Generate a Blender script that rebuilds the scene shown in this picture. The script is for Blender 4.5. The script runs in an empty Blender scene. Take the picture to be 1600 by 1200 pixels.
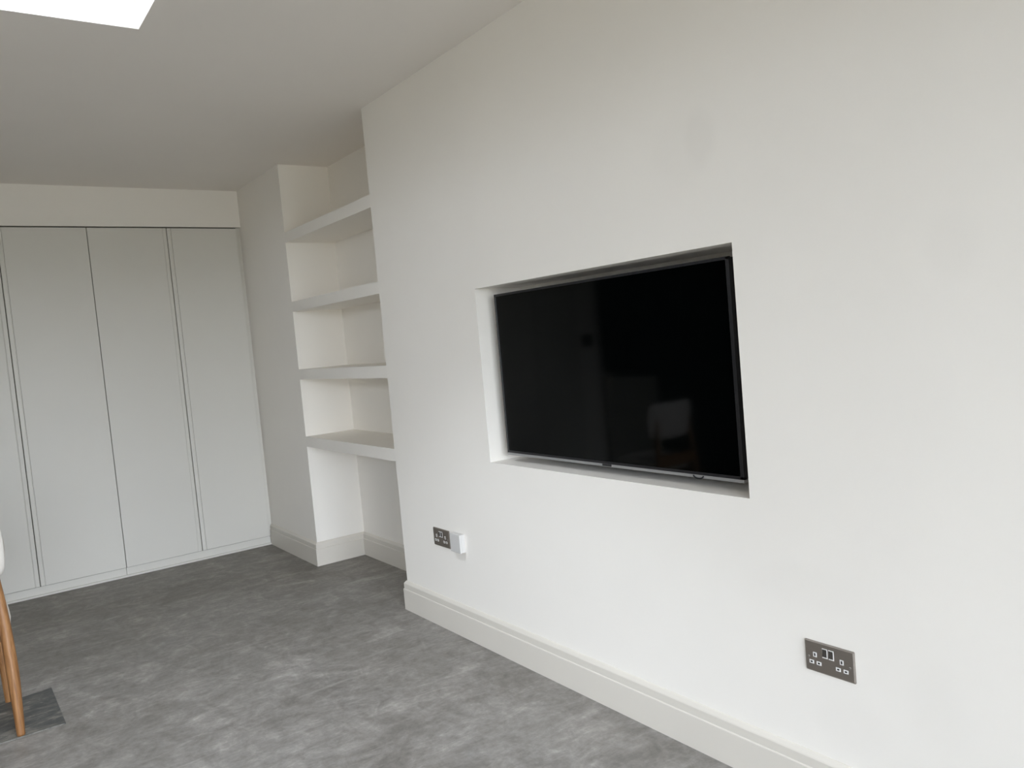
import bpy, bmesh, math, random
from mathutils import Vector, Matrix

scene = bpy.context.scene
col = scene.collection

# ------------------------------------------------------------------ camera
YAW, PITCH, ROLL = 0.62025, -0.06119, -0.08824
fw = Vector((math.sin(YAW) * math.cos(PITCH), math.cos(YAW) * math.cos(PITCH), math.sin(PITCH)))
rt = Vector((math.cos(YAW), -math.sin(YAW), 0))
up = rt.cross(fw)
r2 = math.cos(ROLL) * rt + math.sin(ROLL) * up
u2 = -math.sin(ROLL) * rt + math.cos(ROLL) * up
cam_data = bpy.data.cameras.new('camera')
cam_data.sensor_width = 36
cam_data.lens = 1235.89 / 1600 * 36
cam_data.clip_start = 0.02
cam = bpy.data.objects.new('camera', cam_data)
m = Matrix((r2, u2, -fw)).transposed().to_4x4()
m.translation = Vector((-1.8387, 0, 1.37192))
cam.matrix_world = m
col.objects.link(cam)
scene.camera = cam

# ------------------------------------------------------------------ light
SKY = 9.0            # overcast zenith radiance
scene.view_settings.view_transform = 'Standard'
scene.view_settings.look = 'None'
scene.view_settings.gamma = 1
scene.view_settings.exposure = 1.60
scene.view_settings.use_curve_mapping = False
scene.cycles.max_bounces = 16
scene.cycles.diffuse_bounces = 12
scene.cycles.transparent_max_bounces = 12

world = bpy.data.worlds.new('overcast_sky')
scene.world = world
world.use_nodes = True
wn, wl = world.node_tree.nodes, world.node_tree.links
wn.clear()
wtc = wn.new('ShaderNodeTexCoord')
wsep = wn.new('ShaderNodeSeparateXYZ')
wl.new(wtc.outputs['Generated'], wsep.inputs[0])
wramp = wn.new('ShaderNodeValToRGB')
wmap = wn.new('ShaderNodeMapRange')
wmap.inputs['From Min'].default_value = -1
wmap.inputs['From Max'].default_value = 1
wl.new(wsep.outputs['Z'], wmap.inputs['Value'])
wl.new(wmap.outputs['Result'], wramp.inputs['Fac'])
cr = wramp.color_ramp
cr.elements[0].position = 0.0
cr.elements[0].color = (0.115, 0.113, 0.105, 1)
cr.elements[1].position = 1.0
cr.elements[1].color = (0.885, 0.92, 1.055, 1)
e = cr.elements.new(0.49); e.color = (0.115, 0.113, 0.105, 1)
e = cr.elements.new(0.51); e.color = (0.575, 0.595, 0.67, 1)
wbg = wn.new('ShaderNodeBackground')
wbg.inputs['Strength'].default_value = SKY
wl.new(wramp.outputs['Color'], wbg.inputs['Color'])
wout = wn.new('ShaderNodeOutputWorld')
wl.new(wbg.outputs['Background'], wout.inputs['Surface'])

# dimensions of the room, metres
H = 2.569                    # ceiling
XL = -3.75                   # left wall
YB = -1.6                    # wall behind the camera
YA0, YA1 = 3.663, 4.890      # alcove
YW = 5.742                   # wardrobe fronts
XA = 0.333                   # alcove back
NY0, NY1, NZ0, NZ1, ND = 1.451, 2.782, 0.844, 1.5787, 0.25   # television niche
SX0, SX1, SY0, SY1 = -1.95, -1.145, 2.25, 3.052              # rooflight opening
SH = 0.24                    # rooflight shaft height
DX0, DX1, DZ1 = -3.3, -0.2, 2.22                             # glazed doors opening
LY0, LY1, LZ0, LZ1 = 1.9, 3.0, 1.90, 2.45                     # opening added high in the unseen left wall to brighten the right wall


def portal(name, loc, rot, sx, sy):
    d = bpy.data.lights.new(name, 'AREA')
    d.shape = 'RECTANGLE'; d.size = sx; d.size_y = sy
    d.cycles.is_portal = True
    o = bpy.data.objects.new(name, d)
    o.location = loc; o.rotation_euler = rot
    col.objects.link(o)


portal('window_portal', ((DX0 + DX1) / 2, YB - 0.13, DZ1 / 2), (math.pi / 2, 0, 0), DX1 - DX0, DZ1)
portal('side_portal', (XL - 0.13, (LY0 + LY1) / 2, (LZ0 + LZ1) / 2), (0, -math.pi / 2, 0), LZ1 - LZ0, LY1 - LY0)
portal('skylight_portal', ((SX0 + SX1) / 2, (SY0 + SY1) / 2, H + SH + 0.08), (0, 0, 0), SX1 - SX0, SY1 - SY0)


# ------------------------------------------------------------------ materials
def mat(name, color, rough=0.6, metal=0.0, spec=0.5):
    mt = bpy.data.materials.new(name)
    mt.use_nodes = True
    b = mt.node_tree.nodes['Principled BSDF']
    b.inputs['Base Color'].default_value = (*color, 1)
    b.inputs['Roughness'].default_value = rough
    b.inputs['Metallic'].default_value = metal
    b.inputs['Specular IOR Level'].default_value = spec
    return mt


class NT:
    """small node-tree helper"""
    def __init__(s, mt):
        s.n, s.l = mt.node_tree.nodes, mt.node_tree.links
        s.b = s.n['Principled BSDF']
        tc = s.n.new('ShaderNodeTexCoord'); s.obj = tc.outputs['Object']

    def mapping(s, scale, rot=(0, 0, 0), vec=None):
        q = s.n.new('ShaderNodeMapping')
        q.inputs['Scale'].default_value = scale
        q.inputs['Rotation'].default_value = rot
        s.l.new(vec or s.obj, q.inputs['Vector'])
        return q.outputs[0]

    def noise(s, vec, scale, detail=4, rough=0.55, dist=0.0):
        q = s.n.new('ShaderNodeTexNoise')
        q.inputs['Scale'].default_value = scale
        q.inputs['Detail'].default_value = detail
        q.inputs['Roughness'].default_value = rough
        q.inputs['Distortion'].default_value = dist
        s.l.new(vec, q.inputs['Vector'])
        return q.outputs[0]

    def ramp(s, fac, *stops):
        q = s.n.new('ShaderNodeValToRGB')
        els = q.color_ramp.elements
        els[0].position, els[0].color = stops[0][0], (*stops[0][1], 1)
        els[1].position, els[1].color = stops[-1][0], (*stops[-1][1], 1)
        for p, c in stops[1:-1]:
            x = els.new(p); x.color = (*c, 1)
        s.l.new(fac, q.inputs['Fac'])
        return q.outputs['Color']

    def mix(s, fac, a, b, mode='MIX'):
        q = s.n.new('ShaderNodeMix'); q.data_type = 'RGBA'; q.blend_type = mode
        for sock, v in ((q.inputs['Factor'], fac), (q.inputs['A'], a), (q.inputs['B'], b)):
            if hasattr(v, 'is_linked'):
                s.l.new(v, sock)
            else:
                sock.default_value = (*v, 1) if isinstance(v, tuple) else v
        return q.outputs['Result']

    def math(s, op, a, b=0.0):
        q = s.n.new('ShaderNodeMath'); q.operation = op
        for i, v in enumerate((a, b)):
            if hasattr(v, 'is_linked'):
                s.l.new(v, q.inputs[i])
            else:
                q.inputs[i].default_value = v
        return q.outputs[0]

    def blob(s, centre, radii, soft=0.45, warp=0.25):
        """soft irregular patch, 1 inside, 0 outside"""
        sub = s.n.new('ShaderNodeVectorMath'); sub.operation = 'SUBTRACT'
        s.l.new(s.obj, sub.inputs[0]); sub.inputs[1].default_value = centre
        mul = s.n.new('ShaderNodeVectorMath'); mul.operation = 'DIVIDE'
        s.l.new(sub.outputs[0], mul.inputs[0]); mul.inputs[1].default_value = radii
        ln = s.n.new('ShaderNodeVectorMath'); ln.operation = 'LENGTH'
        s.l.new(mul.outputs[0], ln.inputs[0])
        nz = s.math('MULTIPLY', s.noise(s.obj, 6, 3), warp * 2)
        d = s.math('ADD', ln.outputs['Value'], nz)
        mr = s.n.new('ShaderNodeMapRange'); mr.interpolation_type = 'SMOOTHSTEP'
        mr.inputs['From Min'].default_value = 1.0 + warp + soft
        mr.inputs['From Max'].default_value = 1.0 + warp - soft
        s.l.new(d, mr.inputs['Value'])
        return mr.outputs['Result']

    def bump(s, height, strength, dist=0.002):
        q = s.n.new('ShaderNodeBump')
        q.inputs['Strength'].default_value = strength
        q.inputs['Distance'].default_value = dist
        s.l.new(height, q.inputs['Height'])
        s.l.new(q.outputs[0], s.b.inputs['Normal'])

    def base(s, c):
        s.l.new(c, s.b.inputs['Base Color'])

    def rough(s, v):
        s.l.new(v, s.b.inputs['Roughness'])


WHITE = (0.885, 0.855, 0.80)


def paint(name, c, rough=0.6, stains=(), bump=0.25, spec=0.3):
    mt = mat(name, c, rough, spec=spec)
    t = NT(mt)
    n = t.noise(t.obj, 1.3, 3)
    lo = tuple(x * 0.965 for x in c)
    cc = t.mix(n, lo, tuple(min(1, x * 1.03) for x in c))
    for centre, radii, k in stains:
        f = t.math('MULTIPLY', t.blob(centre, radii), k)
        cc = t.mix(f, cc, (0.64, 0.61, 0.57))
    t.base(cc)
    t.bump(t.noise(t.mapping((1, 1, 1)), 240, 3), bump, 0.0006)
    return mt


M_wall = paint('white_wall_paint', WHITE, 0.62, stains=(
    ((0.0, 1.54, 1.89), (0.3, 0.05, 0.075), 0.11),
    ((0.0, 1.60, 1.87), (0.3, 0.12, 0.10), 0.07),
    ((0.0, 0.86, 1.49), (0.3, 0.055, 0.075), 0.06),
    ((0.0, 1.30, 0.62), (0.3, 0.16, 0.06), 0.05),
    ((0.0, 1.18, 0.27), (0.3, 0.10, 0.07), 0.06),
    ((0.0, 0.95, 0.40), (0.3, 0.07, 0.10), 0.05),
    ((0.0, 1.95, 0.45), (0.3, 0.10, 0.12), 0.03),
))
M_ceil = paint('ceiling_paint', (0.86, 0.822, 0.775), 0.75, spec=0.2)
M_shelf = paint('white_shelf_paint', (0.87, 0.84, 0.785), 0.45)
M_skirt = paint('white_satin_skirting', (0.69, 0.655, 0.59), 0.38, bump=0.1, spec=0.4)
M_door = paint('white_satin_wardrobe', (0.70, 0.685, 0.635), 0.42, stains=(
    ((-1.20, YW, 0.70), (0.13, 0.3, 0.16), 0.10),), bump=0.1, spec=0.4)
M_gap = mat('dark_cabinet_interior', (0.05, 0.048, 0.042), 0.8)
M_plastic = mat('white_plastic', (0.82, 0.81, 0.79), 0.35)
M_box = mat('light_grey_plastic', (0.62, 0.61, 0.59), 0.45)
M_rocker = mat('dark_pewter_rocker', (0.10, 0.092, 0.082), 0.4, metal=0.6)
M_black = mat('black_plastic', (0.008, 0.008, 0.009), 0.4)
M_kitchen = mat('charcoal_cabinet_fronts', (0.012, 0.012, 0.013), 0.6)
M_counter = mat('dark_worktop', (0.03, 0.03, 0.03), 0.5)

# brushed bronze metal
M_bronze = mat('brushed_pewter', (0.22, 0.20, 0.175), 0.42, metal=0.85)
t = NT(M_bronze)
nb = t.noise(t.mapping((1, 8, 260)), 4, 3)
t.base(t.mix(nb, (0.265, 0.235, 0.205), (0.345, 0.31, 0.275)))
t.bump(nb, 0.08, 0.0004)
M_chrome = mat('polished_steel_screw', (0.75, 0.74, 0.72), 0.2, metal=1.0)
M_silver = mat('silver_chin', (0.42, 0.42, 0.42), 0.35, metal=0.6)

# television screen
M_screen = mat('glossy_black_screen', (0.0008, 0.0012, 0.0012), 0.06, spec=0.12)
M_bezel = mat('dark_bezel', (0.012, 0.012, 0.014), 0.35)

# concrete floor
M_floor = mat('polished_concrete', (0.2, 0.2, 0.19), 0.5, spec=0.35)
t = NT(M_floor)
big = t.noise(t.obj, 0.9, 4, 0.55, 0.4)
mid = t.noise(t.mapping((1.0, 1.5, 1), (0, 0, 0.55)), 2.6, 9, 0.68, 1.6)
cloud = t.noise(t.mapping((1.35, 1.0, 1), (0, 0, -0.4)), 7.5, 8, 0.66, 1.1)
streak = t.noise(t.mapping((2.2, 7.5, 1), (0, 0, 0.75)), 2.6, 8, 0.7, 1.4)
fine = t.noise(t.obj, 46, 6, 0.75)
m1 = t.ramp(mid, (0.34, (0.74, 0.73, 0.715)), (0.47, (0.92, 0.915, 0.905)), (0.56, (1.06, 1.055, 1.05)), (0.70, (1.38, 1.38, 1.38)))
m2 = t.ramp(cloud, (0.36, (0.74, 0.735, 0.725)), (0.50, (0.97, 0.97, 0.965)), (0.58, (1.14, 1.14, 1.14)), (0.70, (1.52, 1.52, 1.53)))
m3 = t.ramp(streak, (0.36, (0.78, 0.775, 0.765)), (0.52, (1.0, 1.0, 1.0)), (0.66, (1.40, 1.40, 1.40)))
m4 = t.ramp(big, (0.36, (0.88, 0.868, 0.85)), (0.64, (1.10, 1.11, 1.12)))
m5 = t.ramp(fine, (0.34, (0.86, 0.86, 0.86)), (0.66, (1.14, 1.14, 1.14)))
cc = t.mix(1.0, m1, (0.250, 0.237, 0.220), 'MULTIPLY')
for mm, k in ((m2, 0.55), (m3, 0.45), (m4, 0.8), (m5, 0.9)):
    cc = t.mix(k, cc, mm, 'MULTIPLY')
# pale trowel scratches
wv = t.noise(t.mapping((0.9, 13, 1), (0, 0, 0.42)), 1.5, 2, 0.4, 0.25)
scr = t.ramp(wv, (0.68, (0, 0, 0)), (0.74, (1, 1, 1)))
c5 = t.mix(t.math('MULTIPLY', scr, 0.30), cc, (0.40, 0.385, 0.355))
t.base(c5)
rr = t.ramp(mid, (0.35, (0.44, 0.44, 0.44)), (0.65, (0.60, 0.60, 0.60)))
t.rough(rr)
t.bump(t.math('ADD', t.math('MULTIPLY', fine, 0.4), cloud), 0.25, 0.0025)

# dark slate
M_slate = mat('dark_slate', (0.05, 0.05, 0.05), 0.5)
t = NT(M_slate)
n1 = t.noise(t.mapping((2.2, 6, 1), (0, 0, 0.25)), 2.2, 8, 0.68, 1.6)
n2 = t.noise(t.mapping((2, 4, 1), (0, 0, 0.1)), 6.5, 7, 0.66, 1.2)
sc_ = t.ramp(n1, (0.38, (0.050, 0.054, 0.054)), (0.49, (0.082, 0.085, 0.082)), (0.545, (0.14, 0.136, 0.118)), (0.60, (0.30, 0.285, 0.245)))
sd_ = t.ramp(n2, (0.40, (0.045, 0.048, 0.048)), (0.53, (0.08, 0.082, 0.078)), (0.60, (0.15, 0.145, 0.125)), (0.68, (0.34, 0.33, 0.30)))
t.base(t.mix(0.5, sc_, sd_))
t.bump(n1, 0.3, 0.002)

# oak
M_oak = mat('oiled_oak', (0.42, 0.22, 0.09), 0.42)
t = NT(M_oak)
g1 = t.noise(t.mapping((55, 55, 2.2)), 1.6, 6, 0.6, 0.8)
g2 = t.noise(t.mapping((9, 9, 1.0)), 1.5, 3, 0.5, 0.5)
oc = t.ramp(g1, (0.36, (0.15, 0.064, 0.021)), (0.5, (0.255, 0.120, 0.043)), (0.64, (0.37, 0.190, 0.077)))
t.base(t.mix(t.math('MULTIPLY', g2, 0.5), oc, (0.34, 0.165, 0.062)))
t.bump(g1, 0.15, 0.0008)

# white chair upholstery
M_fabric = mat('off_white_upholstery', (0.80, 0.765, 0.715), 0.85, spec=0.2)
t = NT(M_fabric)
fb = t.noise(t.obj, 420, 3, 0.7)
t.base(t.mix(fb, (0.74, 0.70, 0.65), (0.84, 0.81, 0.765)))
t.bump(fb, 0.35, 0.0015)

# thin window glass
M_glass = bpy.data.materials.new('window_glass')
M_glass.use_nodes = True
gn, gl = M_glass.node_tree.nodes, M_glass.node_tree.links
gn.clear()
g_out = gn.new('ShaderNodeOutputMaterial')
g_mix = gn.new('ShaderNodeMixShader')
g_tr = gn.new('ShaderNodeBsdfTransparent'); g_tr.inputs['Color'].default_value = (0.95, 0.97, 0.96, 1)
g_gl = gn.new('ShaderNodeBsdfGlossy'); g_gl.inputs['Roughness'].default_value = 0.02
g_fr = gn.new('ShaderNodeFresnel'); g_fr.inputs['IOR'].default_value = 1.5
gl.new(g_fr.outputs[0], g_mix.inputs[0]); gl.new(g_tr.outputs[0], g_mix.inputs[1]); gl.new(g_gl.outputs[0], g_mix.inputs[2])
gl.new(g_mix.outputs[0], g_out.inputs['Surface'])
M_frame = mat('dark_aluminium_frame', (0.03, 0.03, 0.032), 0.45, metal=0.3)
M_whiteframe = mat('white_window_frame', (0.8, 0.8, 0.78), 0.4)


# ------------------------------------------------------------------ mesh helpers
def box(bm, x0, x1, y0, y1, z0, z1, bev=0.0, seg=2):
    vs = [bm.verts.new((x, y, z)) for x in (x0, x1) for y in (y0, y1) for z in (z0, z1)]
    idx = ((0, 1, 3, 2), (4, 6, 7, 5), (0, 4, 5, 1), (2, 3, 7, 6), (0, 2, 6, 4), (1, 5, 7, 3))
    fs = [bm.faces.new([vs[i] for i in f]) for f in idx]
    if bev:
        es = list({e for f in fs for e in f.edges})
        bmesh.ops.bevel(bm, geom=es, offset=bev, segments=seg, affect='EDGES', profile=0.5)


def obj(name, bm, mt, parent=None, smooth=False, label=None):
    bmesh.ops.recalc_face_normals(bm, faces=bm.faces)
    me = bpy.data.meshes.new(name)
    bm.to_mesh(me); bm.free()
    if smooth:
        for p in me.polygons:
            p.use_smooth = True
    me.materials.append(mt)
    o = bpy.data.objects.new(name, me)
    col.objects.link(o)
    if parent:
        o.parent = parent
        o.matrix_parent_inverse = Matrix.Identity(4)
        loc = Vector((0, 0, 0))
        p = parent
        while p:
            loc += p.location; p = p.parent
        if loc.length:
            me.transform(Matrix.Translation(-loc))      # geometry is given in room coordinates
    if label:
        o['label'] = label
    return o


def boxes(name, mt, lst, parent=None, bev=0.0, label=None):
    bm = bmesh.new()
    for b in lst:
        box(bm, *b, bev=bev)
    return obj(name, bm, mt, parent, label=label)


def struct(o):
    o['kind'] = 'structure'
    return o


def tag(o, label, cat, group=None):
    o['label'] = label; o['category'] = cat
    if group:
        o['group'] = group
    return o


def empty(name, loc, label, cat, group=None):
    o = bpy.data.objects.new(name, None)
    o.empty_display_size = 0.1
    o.location = loc
    col.objects.link(o)
    return tag(o, label, cat, group)


def tube(bm, pts, radii, seg=20, squash=1.0):
    """round bar through pts with a radius at each point, capped and with softened ends"""
    pts = [Vector(p) for p in pts]
    rings = []
    n = len(pts)
    for i, p in enumerate(pts):
        d = (pts[min(i + 1, n - 1)] - pts[max(i - 1, 0)]).normalized()
        a = Vector((1, 0, 0)) if abs(d.x) < 0.8 else Vector((0, 1, 0))
        u = d.cross(a).normalized(); v = d.cross(u).normalized()
        rings.append([bm.verts.new(p + radii[i] * (math.cos(2 * math.pi * k / seg) * u + squash * math.sin(2 * math.pi * k / seg) * v)) for k in range(seg)])
    for a, b in zip(rings, rings[1:]):
        for k in range(seg):
            bm.faces.new((a[k], a[(k + 1) % seg], b[(k + 1) % seg], b[k]))
    bm.faces.new(rings[0]); bm.faces.new(rings[-1])


def spline(pts, k=5):
    """Catmull-Rom points through pts (any dimension)"""
    out = []
    n = len(pts)
    for i in range(n - 1):
        p0, p1, p2, p3 = pts[max(i - 1, 0)], pts[i], pts[i + 1], pts[min(i + 2, n - 1)]
        for j in range(k):
            s = j / k
            out.append([0.5 * (2 * b + (c - a) * s + (2 * a - 5 * b + 4 * c - d) * s * s + (3 * b - a - 3 * c + d) * s ** 3)
                        for a, b, c, d in zip(p0, p1, p2, p3)])
    out.append(list(pts[-1]))
    return out


def cushion(bm, cx, cy, cz, hx, hy, hz, e1=4.0, e2=2.6, nu=48, nv=16):
    """superellipsoid pillow: e1 squareness in plan, e2 roundness of the edge"""
    def sp(v, e):
        return math.copysign(abs(v) ** (2 / e), v)
    rings = []
    for j in range(1, nv):
        phi = -math.pi / 2 + math.pi * j / nv
        c, s = sp(math.cos(phi), e2), sp(math.sin(phi), e2)
        rings.append([bm.verts.new((cx + hx * c * sp(math.cos(2 * math.pi * k / nu), e1),
                                    cy + hy * c * sp(math.sin(2 * math.pi * k / nu), e1), cz + hz * s)) for k in range(nu)])
    for a, b in zip(rings, rings[1:]):
        for k in range(nu):
            bm.faces.new((a[k], a[(k + 1) % nu], b[(k + 1) % nu], b[k]))
    for ring, z in ((rings[0], -hz), (rings[-1], hz)):
        v = bm.verts.new((cx, cy, cz + z))
        for k in range(nu):
            bm.faces.new((ring[k], ring[(k + 1) % nu], v))


# ------------------------------------------------------------------ room shell
YE = YW + 0.62               # real back of the room, behind the wardrobes
struct(boxes('floor', M_floor, [(XL - 0.2, 0.6, YB - 0.2, YE + 0.2, -0.2, 0)]))
struct(boxes('ceiling', M_ceil, [
    (XL - 0.2, SX0, YB - 0.2, YE + 0.2, H, H + SH),
    (SX1, 0.6, YB - 0.2, YE + 0.2, H, H + SH),
    (SX0, SX1, YB - 0.2, SY0, H, H + SH),
    (SX0, SX1, SY1, YE + 0.2, H, H + SH)]))
# right-hand wall: chimney breast with the niche, alcove back, far pier
struct(boxes('wall_right', M_wall, [
    (0, 0.6, YB - 0.2, NY0, 0, H),
    (0, 0.6, NY0, NY1, 0, NZ0),
    (0, 0.6, NY0, NY1, NZ1, H),
    (ND, 0.6, NY0, NY1, NZ0, NZ1),
    (0, 0.6, NY1, YA0, 0, H),
    (XA, 0.6, YA0, YA1, 0, H),
    (0, 0.6, YA1, YE + 0.2, 0, H)]))
struct(boxes('wall_left', M_wall, [
    (XL - 0.2, XL, YB - 0.2, LY0, 0, H), (XL - 0.2, XL, LY1, YE + 0.2, 0, H),
    (XL - 0.2, XL, LY0, LY1, 0, LZ0), (XL - 0.2, XL, LY0, LY1, LZ1, H)]))
WL = -2.966                  # left end of the wardrobes
struct(boxes('wall_back', M_wall, [
    (XL - 0.2, 0.6, YE, YE + 0.2, 0, H)]))
struct(boxes('wall_bulkhead', M_wall, [(WL, 0, YW, YE, 2.313, H)]))      # plastered over the wardrobes
struct(boxes('wall_return', M_wall, [(XL, WL - 0.001, YW, YE, 0, H)]))
struct(boxes('wall_front', M_wall, [
    (XL, DX0, YB - 0.2, YB, 0, H),
    (DX1, 0, YB - 0.2, YB, 0, H),
    (DX0, DX1, YB - 0.2, YB, DZ1, H)]))
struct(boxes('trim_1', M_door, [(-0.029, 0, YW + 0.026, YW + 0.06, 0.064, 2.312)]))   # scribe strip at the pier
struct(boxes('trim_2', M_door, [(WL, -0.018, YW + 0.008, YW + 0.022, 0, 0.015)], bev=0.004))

# skirting, mitred
PROF = [(0.0, 0.0), (0.018, 0.0), (0.018, 0.1085), (0.0165, 0.1105), (0.0142, 0.1115), (0.0142, 0.1380),
        (0.0125, 0.1415), (0.0035, 0.1515), (0.0, 0.1525)]


def skirting(name, p, q, nrm, m0, m1):
    """p->q along the wall foot, nrm into the room; m = +1 outer mitre, -1 inner mitre, 0 square"""
    p, q, nrm = Vector((*p, 0)), Vector((*q, 0)), Vector((*nrm, 0))
    d = (q - p).normalized()
    bm = bmesh.new()
    a = [bm.verts.new(p + nrm * o - d * m0 * o + Vector((0, 0, z))) for o, z in PROF]
    b = [bm.verts.new(q + nrm * o + d * m1 * o + Vector((0, 0, z))) for o, z in PROF]
    n = len(PROF)
    for i in range(n):
        bm.faces.new((a[i], a[(i + 1) % n], b[(i + 1) % n], b[i]))
    bm.faces.new(a); bm.faces.new(b)
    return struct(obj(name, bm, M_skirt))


skirting('baseboard_right', (0, YB), (0, YA0), (-1, 0), 0, 1)
skirting('baseboard_alcove_near', (0, YA0), (XA, YA0), (0, 1), 1, -1)
skirting('baseboard_alcove_back', (XA, YA0), (XA, YA1), (-1, 0), -1, -1)
skirting('baseboard_alcove_far', (XA, YA1), (0, YA1), (0, -1), -1, 1)
skirting('baseboard_pier', (0, YA1), (0, YW + 0.014), (-1, 0), 1, 0)

# rooflight
sky_frame = boxes('window_1', M_whiteframe, [
    (SX0, SX0 + 0.05, SY0, SY1, H + SH, H + SH + 0.06), (SX1 - 0.05, SX1, SY0, SY1, H + SH, H + SH + 0.06),
    (SX0 + 0.05, SX1 - 0.05, SY0, SY0 + 0.05, H + SH, H + SH + 0.06), (SX0 + 0.05, SX1 - 0.05, SY1 - 0.05, SY1, H + SH, H + SH + 0.06)])
struct(sky_frame)
boxes('pane', M_glass, [(SX0 + 0.05, SX1 - 0.05, SY0 + 0.05, SY1 - 0.05, H + SH + 0.03, H + SH + 0.031)], sky_frame)
# glazed doors behind the viewer
dw = (DX1 - DX0) / 3
fr = []
for i in range(3):
    a, b = DX0 + i * dw, DX0 + (i + 1) * dw
    fr += [(a, a + 0.05, YB - 0.12, YB - 0.06, 0, DZ1), (b - 0.05, b, YB - 0.12, YB - 0.06, 0, DZ1),
           (a + 0.05, b - 0.05, YB - 0.12, YB - 0.06, 0, 0.07), (a + 0.05, b - 0.05, YB - 0.12, YB - 0.06, DZ1 - 0.07, DZ1)]
doors = struct(boxes('window_2', M_frame, fr))
for i in range(3):
    a, b = DX0 + i * dw, DX0 + (i + 1) * dw
    boxes('pane', M_glass, [(a + 0.05, b - 0.05, YB - 0.092, YB - 0.091, 0.07, DZ1 - 0.07)], doors)


side = struct(boxes('added_side_window', M_frame, [  # made-up window out of view, added as side light on the television wall
    (XL - 0.12, XL - 0.06, LY0, LY0 + 0.05, LZ0, LZ1), (XL - 0.12, XL - 0.06, LY1 - 0.05, LY1, LZ0, LZ1),
    (XL - 0.12, XL - 0.06, LY0 + 0.05, LY1 - 0.05, LZ0, LZ0 + 0.05), (XL - 0.12, XL - 0.06, LY0 + 0.05, LY1 - 0.05, LZ1 - 0.05, LZ1)]))
boxes('pane', M_glass, [(XL - 0.092, XL - 0.091, LY0 + 0.05, LY1 - 0.05, LZ0 + 0.05, LZ1 - 0.05)], side)


# ------------------------------------------------------------------ alcove shelves
SHELF = [(2.142, 2.079, 'topmost of the four thick white alcove shelves, nearest the ceiling'),
         (1.706, 1.643, 'second thick white alcove shelf from the top'),
         (1.275, 1.211, 'third thick white alcove shelf from the top, at about eye level'),
         (0.843, 0.778, 'lowest thick white alcove shelf, open space and skirting beneath it')]
for zt, zb, lab in SHELF:
    s = boxes('floating_shelf', M_shelf, [(0.0, XA, YA0, YA1, zb, zt)])
    tag(s, lab, 'shelf', 'white shelves in the alcove')


# ------------------------------------------------------------------ wardrobes
def slab_door(bm, x0, x1, z0, z1, pull):
    """flat door; pull = +1 / -1 / 0 : side with the routed finger pull"""
    t_ = 0.020
    w = 0.027
    a, b = x0, x1
    if pull > 0:
        b = x1 - w
    if pull < 0:
        a = x0 + w
    box(bm, a, b, YW, YW + t_, z0, z1, bev=0.0012, seg=1)


def pull_strip(bm, x0, x1, z0, z1, side):
    # edge strip: small step back from the door face, slightly hollowed towards the meeting gap
    xs = [(0.0, 0.0032), (0.0022, 0.0026), (0.005, 0.0008), (0.0235, 0.0016), (0.026, 0.0045), (0.026, 0.02), (0.0, 0.02)]
    ring0, ring1 = [], []
    for u, dy in xs:
        x = x0 + u if side > 0 else x1 - u
        ring0.append(bm.verts.new((x, YW + dy, z0))); ring1.append(bm.verts.new((x, YW + dy, z1)))
    n = len(xs)
    for i in range(n):
        bm.faces.new((ring0[i], ring0[(i + 1) % n], ring1[(i + 1) % n], ring1[i]))
    bm.faces.new(ring0); bm.faces.new(ring1)


UNITS = [(-0.990, -0.030, -0.5035, 'white double-door wardrobe at the right end, next to the shelving pier'),
         (-1.978, -0.990, -1.4845, 'middle white double-door wardrobe, second from the shelving pier'),
         (WL, -1.978, -2.472, 'white double-door wardrobe at the left end, mostly outside the photo')]
ZB, ZT = 0.068, 2.304
for x0, x1, xm, lab in UNITS:
    w = empty('wardrobe', ((x0 + x1) / 2, YW + 0.3, 0), lab, 'wardrobe', 'row of white fitted wardrobes')
    boxes('carcass', M_gap, [(x0 + 0.0005, x1 - 0.0005, YW + 0.024, YE - 0.03, 0.062, 2.311)], w)
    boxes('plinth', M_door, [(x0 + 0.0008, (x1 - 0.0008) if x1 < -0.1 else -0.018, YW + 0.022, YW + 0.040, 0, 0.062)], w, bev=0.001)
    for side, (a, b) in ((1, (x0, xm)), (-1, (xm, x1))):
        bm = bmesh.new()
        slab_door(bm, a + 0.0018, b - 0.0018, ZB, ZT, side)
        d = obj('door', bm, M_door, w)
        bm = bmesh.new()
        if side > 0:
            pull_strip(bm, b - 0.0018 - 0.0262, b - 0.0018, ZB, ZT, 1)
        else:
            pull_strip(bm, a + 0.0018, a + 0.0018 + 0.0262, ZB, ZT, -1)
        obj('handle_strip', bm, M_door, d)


# ------------------------------------------------------------------ television in its niche
TX = 0.055                                # plane of the screen
TY0, TY1, TZ0, TZ1 = 1.508, 2.722, 0.873, 1.547
tv = empty('television', (0.1, (TY0 + TY1) / 2, TZ0), 'large black flat television set into the recess in the white wall', 'television')
boxes('housing', M_black, [(TX + 0.003, TX + 0.032, TY0 + 0.002, TY1 - 0.002, TZ0 + 0.003, TZ1 - 0.002)], tv, bev=0.002)
boxes('wall_bracket', M_black, [(TX + 0.032, ND, TY0 + 0.35, TY1 - 0.35, TZ0 + 0.17, TZ1 - 0.17)], tv)
boxes('screen', M_screen, [(TX, TX + 0.004, TY0 + 0.010, TY1 - 0.008, TZ0 + 0.018, TZ1 - 0.008)], tv)
boxes('bezel', M_bezel, [
    (TX - 0.0025, TX + 0.006, TY0, TY0 + 0.013, TZ0 + 0.010, TZ1),
    (TX - 0.0025, TX + 0.006, TY1 - 0.010, TY1, TZ0 + 0.010, TZ1),
    (TX - 0.0025, TX + 0.006, TY0, TY1, TZ1 - 0.009, TZ1),
    (TX - 0.0025, TX + 0.006, TY0, TY1, TZ0 + 0.0095, TZ0 + 0.019)], tv, bev=0.0008)
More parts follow.
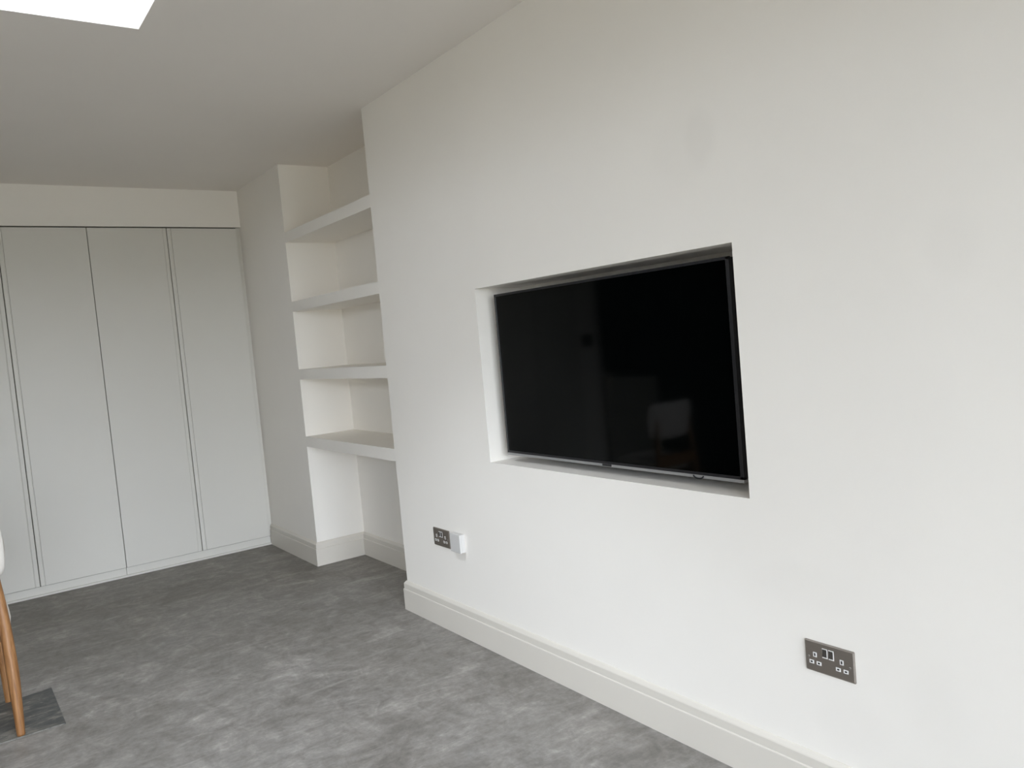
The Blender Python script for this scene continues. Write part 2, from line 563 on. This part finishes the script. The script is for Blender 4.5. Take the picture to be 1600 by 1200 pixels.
chin = boxes('chin', M_silver, [(TX - 0.003, TX + 0.02, TY0, TY1, TZ0, TZ0 + 0.010)], tv, bev=0.001, label='thin silver strip along the bottom edge')
boxes('maker_plate', M_black, [(TX - 0.0045, TX, 2.083, 2.131, TZ0 + 0.002, TZ0 + 0.0095)], tv, bev=0.001)
bm = bmesh.new()                           # hooked infrared receiver under the right-hand corner
arc = [(TX - 0.005, 1.682 + 0.020 * math.cos(a_), TZ0 + 0.0085 - 0.0095 * math.sin(a_)) for a_ in [math.pi * k / 12 for k in range(13)]]
tube(bm, arc, [0.0022] * 13, 8)
obj('remote_receiver', bm, M_black, tv, smooth=True)


# ------------------------------------------------------------------ sockets
def build_socket(y, z, label):
    """double switched socket, 146 x 86 mm, plate coordinates u (mm from its left edge), v (mm from its top)"""
    def P(u, v):
        return y + (73 - u) / 1000, z + (43 - v) / 1000
    w = empty('wall_socket', (0, y, z - 0.043), label, 'socket', 'brushed metal double sockets on the long wall')

    def plate_box(bm, u0, u1, v0, v1, x0, x1, bev=0.0):
        ya, za = P(u0, v0); yb, zb = P(u1, v1)
        box(bm, -x1, -x0, yb, ya, zb, za, bev=bev)
    bm = bmesh.new()                       # faceplate with a chamfered rim
    pts = []
    for inset, x in ((0, 0.0), (0, 0.0022), (3.2, 0.0052)):
        r = 3.0
        ring = []
        for cu, cv, a0 in ((146 - r, r, -90), (146 - r, 86 - r, 0), (r, 86 - r, 90), (r, r, 180)):
            cu2 = min(max(cu, r + inset), 146 - r - inset); cv2 = min(max(cv, r + inset), 86 - r - inset)
            for k in range(4):
                a = math.radians(a0 + 30 * k)
                yy, zz = P(cu2 + r * math.cos(a), cv2 + r * math.sin(a))
                ring.append(bm.verts.new((-x, yy, zz)))
        pts.append(ring)
    n = len(pts[0])
    for a, b in zip(pts, pts[1:]):
        for i in range(n):
            bm.faces.new((a[i], a[(i + 1) % n], b[(i + 1) % n], b[i]))
    bm.faces.new(pts[0]); bm.faces.new(pts[-1])
    obj('faceplate', bm, M_bronze, w)
    F = 0.0052
    for base in (31, 110):
        for du, v, hw, hh in ((0, 37, 5.4, 6.6), (-11, 59, 7.0, 5.0), (11, 59, 7.0, 5.0)):
            bm = bmesh.new()
            plate_box(bm, base + du - hw, base + du + hw, v - hh, v + hh, F - 0.002, F + 0.0006, 0.0003)
            ins = obj('pin_insert', bm, M_plastic, w, label='white plastic insert round a pin hole')
            bm = bmesh.new()
            sw, sh = (2.1, 4.0) if du == 0 else (3.2, 2.1)
            plate_box(bm, base + du - sw, base + du + sw, v - sh, v + sh, F - 0.001, F + 0.0008)
            obj('pin_hole', bm, M_black, ins)
    for u in (61.5, 80):
        bm = bmesh.new()
        plate_box(bm, u - 7.6, u + 7.9, 13.2, 39.6, F - 0.002, F + 0.0008, 0.0003)
        s = obj('switch_surround', bm, M_plastic, w, label='white surround of a rocker switch')
        bm = bmesh.new()                   # rocker: wedge, pressed at the top
        ya, za = P(u - 6.9, 15.4); yb, zb = P(u + 5.6, 36.0)
        zm = (za + zb) / 2
        prof = [(F, za), (F + 0.0011, za), (F + 0.0013, zm), (F + 0.0024, zb + 0.001), (F + 0.0018, zb), (F, zb)]
        r0 = [bm.verts.new((-x, ya, zz)) for x, zz in prof]; r1 = [bm.verts.new((-x, yb, zz)) for x, zz in prof]
        for i in range(len(prof)):
            j = (i + 1) % len(prof)
            bm.faces.new((r0[i], r0[j], r1[j], r1[i]))
        bm.faces.new(r0); bm.faces.new(r1)
        obj('rocker', bm, M_rocker, s)
    for u in (12.5, 133.5):
        bm = bmesh.new()
        yy, zz = P(u, 45.5)
        tube(bm, [(-F + 0.001, yy, zz), (-F - 0.0004, yy, zz), (-F - 0.0010, yy, zz)], [0.0032, 0.0032, 0.0022], 16)
        sc = obj('screw', bm, M_chrome, w, label='bright countersunk fixing screw')
        bm = bmesh.new()
        box(bm, -F - 0.0012, -F, yy - 0.0027, yy + 0.0027, zz - 0.0004, zz + 0.0004)
        obj('screw_slot', bm, M_black, sc)
    return w


build_socket(1.2252, 0.4310, 'brushed metal double socket low on the wall right of the television')
build_socket(3.2556, 0.4430, 'brushed metal double socket beside the white blank box, near the alcove')

bb = empty('blank_box', (0, 3.092, 0.406), 'white square surface box on the wall beside the far metal socket', 'box')
boxes('back_box', M_box, [(-0.020, 0, 3.050, 3.134, 0.407, 0.491)], bb, bev=0.002)
bm = bmesh.new()
box(bm, -0.029, -0.020, 3.049, 3.135, 0.406, 0.492, bev=0.0025)
obj('cover_plate', bm, M_box, bb)


# ------------------------------------------------------------------ slate slab and chair at the left edge
bm = bmesh.new()
xs0, xs1, ys0, ys1, zt = -2.45, -1.598, 3.572, 4.030, 0.004
random.seed(4)
far = []
for k in range(25):
    x = xs1 + (xs0 - xs1) * k / 24
    far.append((x, ys1 - (0.014 * abs(math.sin(k * 0.55)) + 0.010 * random.random() if k else 0)))
ring = [(xs0, ys0), (xs1 + 0.006, ys0)] + far
va = [bm.verts.new((x, y, 0)) for x, y in ring]; vb = [bm.verts.new((x, y, zt)) for x, y in ring]
n = len(ring)
for i in range(n):
    bm.faces.new((va[i], va[(i + 1) % n], vb[(i + 1) % n], vb[i]))
bm.faces.new(va); bm.faces.new(vb)
slab = obj('slate_slab', bm, M_slate)
tag(slab, 'thin dark slate slab with pale veins on the concrete under the chair', 'slab')

CX = -1.92                                  # chair centre line; it faces the wardrobes
chair = empty('dining_chair', (CX, 3.80, 0.0), 'oak chair with white padded seat and back, cut off by the left edge', 'chair')
Z0 = zt


def mirror_x(pts, s):
    return [(CX + s * (p[0] - CX),) + tuple(p[1:]) for p in pts]


back_leg = [(-1.7415, 3.588, Z0, 0.0135), (-1.742, 3.590, Z0 + 0.006, 0.0145), (-1.742, 3.597, 0.12, 0.0180), (-1.7425, 3.606, 0.24, 0.0212),
            (-1.7465, 3.616, 0.38, 0.0208), (-1.7525, 3.624, 0.50, 0.0195), (-1.761, 3.630, 0.617, 0.0170), (-1.768, 3.631, 0.70, 0.0145),
            (-1.772, 3.630, 0.752, 0.0105), (-1.773, 3.630, 0.760, 0.0060)]
front_leg = [(-1.7600, 4.006, Z0, 0.0110), (-1.7602, 4.006, Z0 + 0.006, 0.0120), (-1.7620, 4.002, 0.16, 0.0160), (-1.7640, 3.996, 0.30, 0.0195), (-1.7650, 3.992, 0.385, 0.0205)]
for s in (1, -1):
    for prof in (back_leg, front_leg):
        sp_ = spline(prof, 4)
        bm = bmesh.new()
        tube(bm, mirror_x([p[:3] for p in sp_], s), [p[3] for p in sp_], 24)
        leg = obj('leg', bm, M_oak, chair, smooth=True)
# rails
bm = bmesh.new(); box(bm, CX - 0.17, CX + 0.17, 3.612, 3.634, 0.418, 0.500, bev=0.005); obj('back_rail', bm, M_oak, chair)
bm = bmesh.new(); box(bm, CX - 0.155, CX + 0.155, 3.982, 4.002, 0.325, 0.372, bev=0.004); obj('front_rail', bm, M_oak, chair)
for s in (1, -1):
    bm = bmesh.new()
    xa = CX + s * 0.158
    box(bm, xa - 0.010, xa + 0.010, 3.62, 3.99, 0.325, 0.372, bev=0.004)
    obj('side_rail', bm, M_oak, chair)
# seat cushion
bm = bmesh.new()
cushion(bm, CX, 3.845, 0.428, 0.200, 0.208, 0.062, 5.0, 3.0)
obj('seat', bm, M_fabric, chair, smooth=True, label='white padded seat cushion')
# wrapped back pad
bm = bmesh.new()
NU, NR = 32, 24
rings = []
for i in range(NU + 1):
    s = -1 + 2 * i / NU
    e = (1 - abs(s) ** 7.0) ** (1 / 2.4) if abs(s) < 1 else 0.0
    e = max(e, 0.03)
    x = CX + 0.202 * s
    yc = 3.612 + 0.062 * s * s
    tx, ty = 0.202, 0.124 * s
    ln = math.hypot(tx, ty); nx, ny = -ty / ln, tx / ln
    hz = 0.120 * max(e, 0.05) ** 0.42
    th = 0.023 * max(e, 0.08) ** 0.6
    zc = 0.726
    ring = []
    for k in range(NR):
        a = 2 * math.pi * k / NR
        cz = math.copysign(abs(math.sin(a)) ** 0.62, math.sin(a)); ct = math.copysign(abs(math.cos(a)) ** 0.8, math.cos(a))
        o = th * ct
        lean = -0.10 * (hz * cz)
        ring.append(bm.verts.new((x + nx * o, yc + ny * o + lean, zc + hz * cz)))
    rings.append(ring)
for a, b in zip(rings, rings[1:]):
    for k in range(NR):
        bm.faces.new((a[k], a[(k + 1) % NR], b[(k + 1) % NR], b[k]))
bm.faces.new(rings[0]); bm.faces.new(rings[-1])
obj('back_pad', bm, M_fabric, chair, smooth=True, label='white curved padded backrest')


# ------------------------------------------------------------------ opposite side, seen only in the television
FX = -3.2                    # plane of the cabinet fronts
KX = XL + 0.012
ku = empty('tall_cabinet', (FX - 0.25, 4.43, 0), 'dark tall cupboard on the opposite wall, mirrored in the television', 'cabinet')
boxes('carcass', M_kitchen, [(KX, FX - 0.02, 3.88, 4.978, 0.0, 2.3)], ku)
for i in range(2):
    a = 3.88 + i * 0.549
    boxes('door', M_kitchen, [(FX - 0.02, FX, a + 0.002, a + 0.547, 0.08, 2.295)], ku, bev=0.001)
kw = empty('wall_cabinet', (FX - 0.2, 5.33, 0.95), 'dark wall cupboard above the low white unit, mirrored in the television', 'cabinet')
boxes('carcass', M_kitchen, [(KX, FX - 0.02, 4.982, 5.66, 0.94, 2.3)], kw)
for i in range(2):
    a = 4.982 + i * 0.339
    boxes('door', M_kitchen, [(FX - 0.02, FX, a + 0.002, a + 0.337, 0.94, 2.295)], kw, bev=0.001)
kb = empty('base_cabinet', (FX - 0.25, 5.33, 0), 'low white unit under the dark wall cupboard, mirrored in the television', 'cabinet')
boxes('carcass', M_door, [(KX, FX - 0.02, 4.982, 5.66, 0.0, 0.90)], kb)
for i in range(2):
    a = 4.982 + i * 0.339
    boxes('door', M_door, [(FX - 0.02, FX, a + 0.002, a + 0.337, 0.08, 0.88)], kb, bev=0.001)
wc = boxes('wall_panel', M_black, [(-3.135, -3.01, YW - 0.012, YW, 1.20, 1.32)], bev=0.003)
tag(wc, 'small dark control panel beside the wardrobes, mirrored in the television', 'panel')
